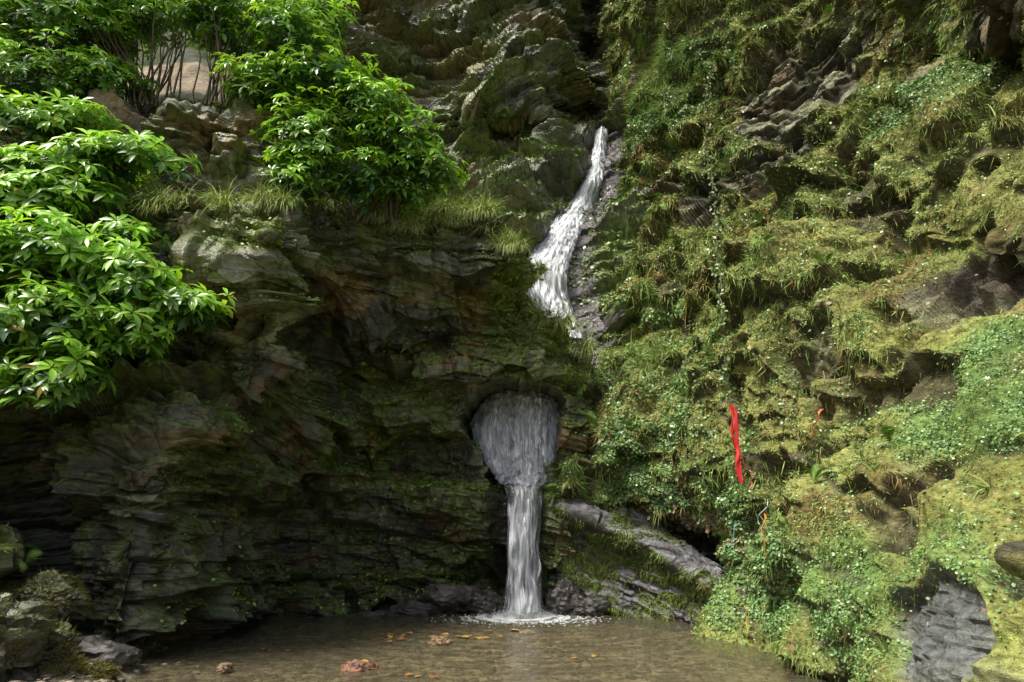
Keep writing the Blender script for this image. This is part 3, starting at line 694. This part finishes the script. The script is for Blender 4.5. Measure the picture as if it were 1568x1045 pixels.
# ------------------------------------------------------------ boulders, pebbles
def boulder(name, c, R_, ca, cb, seed, sub=5, mat=None, amp=.25, top=None):
    bm = bmesh.new(); bmesh.ops.create_icosphere(bm, subdivisions=sub, radius=1)
    V = np.array([v.co[:] for v in bm.verts]); F = np.array([[v.index for v in f.verts] for f in bm.faces]); bm.free()
    W = V * np.asarray(R_)
    s = max(R_)
    d, q = strat(W / s * 1.6 + seed * 3.1, .2, .1, seed)
    W = W + V * ((d - .4) * amp * s * 1.6 + (fbm(W / s + seed, .8, 3, seed) - .5) * amp * s * 2)[:, None] + c
    t = fbm(W / s, .3, 4, seed + 2)
    col = mixc(ca, cb, sstep(.35, .65, t))
    if top is not None: col = mixc(col, np.array([top]), sstep(.2, .7, V[:, 2] + (t - .5)))
    return mk(name, W, [F], mat or M_cliff, col, False), W, V
for (u, v, Y, R_, s) in [(30,1000,6.9,(.5,.45,.3),5),(-60,1000,6.6,(.7,.5,.5),6),(90,1030,6.9,(.22,.2,.14),7),(150,1035,7.0,(.16,.14,.09),8),(60,925,7.6,(.45,.3,.3),9)]:
    ob, W_, V_ = boulder('mossy_rock', P(u, v, Y), R_, (.03, .028, .02), (.09, .08, .05), s, 5, None, .4, (.08, .09, .025))
    pk = rng.choice(len(W_), 2600); pk = pk[V_[pk, 2] > -.1]
    inst('rock_moss', *STR, W_[pk], frames(V_[pk] + rv(len(pk)), V_[pk]), np.stack([.010 + 0 * pk, .03 + .05 * rng.random(len(pk)), .02 + 0 * pk], 1), mixc((.13, .17, .035), (.2, .13, .05), rng.random(len(pk))), M_mossl)
for (u, v, Y, R_, s) in [(690,915,12.2,(.6,.35,.22),11),(640,935,12.1,(.45,.3,.15),12),(745,925,12.2,(.3,.25,.25),13),(865,915,12.1,(.35,.3,.3),14),(560,948,11.9,(.4,.3,.12),15),(900,930,12,(.4,.3,.2),16),(480,965,10.9,(.12,.1,.07),17),(1120,962,9.9,(.14,.12,.1),18),(150,1010,7.6,(.45,.35,.2),19),(460,968,11.5,(.3,.2,.1),22)]:
    boulder('pool_rock', P(u, v, Y), R_, (.025, .023, .02), (.085, .075, .065), s, 4, None, .3)
red = rockmat('iron_stone', .5, .5, 1, .5, 8, .35, 0)
for (u, v, Y, R_, s, ca, cb) in [(550,1026,7.75,(.19,.13,.08),31,(.10,.05,.03),(.30,.15,.09)),(675,983,9.3,(.15,.11,.07),32,(.14,.09,.05),(.34,.22,.11)),(808,969,10.1,(.11,.08,.03),33,(.2,.15,.08),(.36,.28,.16)),(345,1024,7.6,(.09,.08,.05),34,(.10,.07,.05),(.26,.18,.1))]:
    boulder('pool_stone', P(u, v, Y), R_, ca, cb, s, 5, red, .35)
lf = []
for (u, v) in [(585,978),(600,976),(612,975),(622,978),(720,976),(735,977),(748,975),(765,965),(420,1000),(880,1005),(550,1018),(545,1022),(680,975),(670,978),(640,1040)]:
    for k in range(3):
        dep = math.atan((v - 522.5) / FL) - PITCH; Yd = EYE / math.tan(dep)
        lf.append(P(u, v, Yd) * np.array([1, 1, 0]) + np.array([rng.normal() * .1, rng.normal() * .12, .014]))
lf = np.array(lf); up = np.tile([0, 0, 1.], (len(lf), 1)) + rv(len(lf)) * .1; dv = rv(len(lf)); dv[:, 2] = 0
inst('floating_leaves', *LF, lf, frames(dv, up), .07 + .09 * rng.random(len(lf)), mixc((.5, .32, .07), (.25, .12, .04), rng.random(len(lf))), M_small)
K = 14000; px_ = rng.uniform(-7, 4, K); py_ = rng.uniform(5.5, 12.5, K); keep = (rng.random(K) < .6 + .4 * (px_ < -2.2)); px_, py_ = px_[keep], py_[keep]; K = len(px_)
bm = bmesh.new(); bmesh.ops.create_icosphere(bm, subdivisions=1, radius=1); tv = np.array([v.co[:] for v in bm.verts]); tf = np.array([[v.index for v in f.verts] for f in bm.faces]); bm.free()
tv = tv * (.8 + .4 * vn(tv, .7, 1, 3))[:, None]
pp = np.stack([px_, py_, 0 * px_], 1); pp[:, 2] = bedz(pp) + .005
sz = (.014 + .06 * rng.random(K) ** 3.5)
dv = rv(K); dv[:, 2] *= .2; S3 = np.stack([sz * 1.2, sz * (1 + .5 * rng.random(K)), sz * .45], 1)
inst('pebbles', tv, [tf], pp, frames(dv, np.tile([0, 0, 1.], (K, 1))), S3, mixc((.07, .055, .035), (.42, .36, .25), rng.random(K) ** 1.3), red)

# ------------------------------------------------------------ hanging vine
vp = []
for u, v in [(1088,110),(1080,190),(1090,280),(1098,370),(1104,460),(1108,540),(1112,610)]:
    vp.append([u, v, min(hit(TC, u + du, v, 13)[0][1] for du in (-8, 0, 8)) - .2])
vy = np.minimum.accumulate([a[2] for a in vp])
path = cr(np.array([P(a[0], a[1], y_) for a, y_ in zip(vp, vy)]), 60) + rng.normal(size=(60, 3)) * .02
vine = empty('hanging_vine'); V, F = tube(path, np.full(60, .009)); mk('vine_stem', V, [F], M_bark, None, True, vine)
K = 520; ii = rng.integers(0, 60, K); ps = path[ii] + rv(K) * .11 * rng.random(K)[:, None]
inst('vine_leaves', *LF, ps, frames(rv(K) + DOWN * .6, rv(K) + np.array([-.3, -1, .4])), .045 + .05 * rng.random(K), mixc((.10, .18, .05), (.25, .34, .12), rng.random(K)), M_small, vine)

# ------------------------------------------------------------ ribbons (clooties)
def ribbon(name, pts, w, c, off=.2):
    Yh = [hit(TC, u, v, 9)[0][1] for u, v in pts]; Y = min(Yh) - off
    pth = cr(np.array([P(u, v, Y) for u, v in pts]), 50)
    pth = pth + .015 * np.stack([np.sin(np.linspace(0, 14, 50) + rng.random() * 6), np.cos(np.linspace(0, 11, 50)), 0 * np.zeros(50)], 1)
    tw = .7 * np.sin(np.linspace(0, 7, 50) + rng.random() * 6)
    sd = np.stack([np.cos(tw), np.sin(tw), .15 * np.sin(tw * 2)], 1) * (w / 2 * (.75 + .35 * np.sin(np.linspace(0, 9, 50) + rng.random() * 5)))[:, None]
    V = np.concatenate([pth - sd, pth + np.array([0, -.008, 0]), pth + sd]); i = np.arange(49)
    F = np.concatenate([np.stack([i, i + 50, i + 51, i + 1], 1), np.stack([i + 50, i + 100, i + 101, i + 51], 1)])
    mk(name, V, [F], plain(name + '_cloth', c, .5), None)
ribbon('red_ribbon', [(1120,620),(1125,650),(1124,680),(1130,700),(1134,740)], .075, (.66, .03, .03), .3)
ribbon('red_ribbon', [(1124,624),(1120,650),(1129,690),(1127,725)], .05, (.7, .04, .03), .34)
ribbon('red_ribbon', [(1126,624),(1130,640),(1128,672),(1137,700),(1139,722)], .04, (.5, .02, .03), .32)
ribbon('orange_ribbon', [(1258,626),(1250,645),(1240,670)], .04, (.75, .15, .04), .25)
ribbon('orange_ribbon', [(1172,786),(1168,815),(1174,856)], .025, (.7, .28, .05), .25)
ribbon('teal_ribbon', [(1160,790),(1140,800),(1124,808),(1120,845)], .022, (.08, .35, .35), .25)
ribbon('white_ribbon', [(1178,768),(1166,785),(1160,800),(1172,806)], .03, (.5, .5, .55), .25)
ribbon('yellow_ribbon', [(1142,925),(1145,950),(1143,980)], .025, (.55, .4, .05), .25)
ribbon('pink_ribbon', [(1150,720),(1152,735),(1148,750)], .025, (.6, .15, .12), .25)
ribbon('red_ribbon', [(1056,893),(1058,905),(1061,918)], .025, (.6, .08, .05), .5)

# ------------------------------------------------------------ light
w = bpy.data.worlds.new('World'); sc.world = w; w.use_nodes = True
n_ = w.node_tree.nodes; bg = n_['Background']; sk = n_.new('ShaderNodeTexSky'); sk.sky_type = 'NISHITA'; sk.sun_disc = False
D = Vector((-.44, -.30, .86)).normalized()
sk.sun_elevation = math.asin(D.z); sk.sun_rotation = math.atan2(D.x, D.y); sk.dust_density = 6; sk.air_density = 1.2
w.node_tree.links.new(sk.outputs[0], bg.inputs[0]); bg.inputs[1].default_value = .15
sl = bpy.data.lights.new('sun', 'SUN'); sl.energy = 4.6; sl.angle = math.radians(14); sl.color = (1, .97, .9)
so = link(bpy.data.objects.new('sun', sl)); so.rotation_euler = (-D).to_track_quat('-Z', 'Y').to_euler()
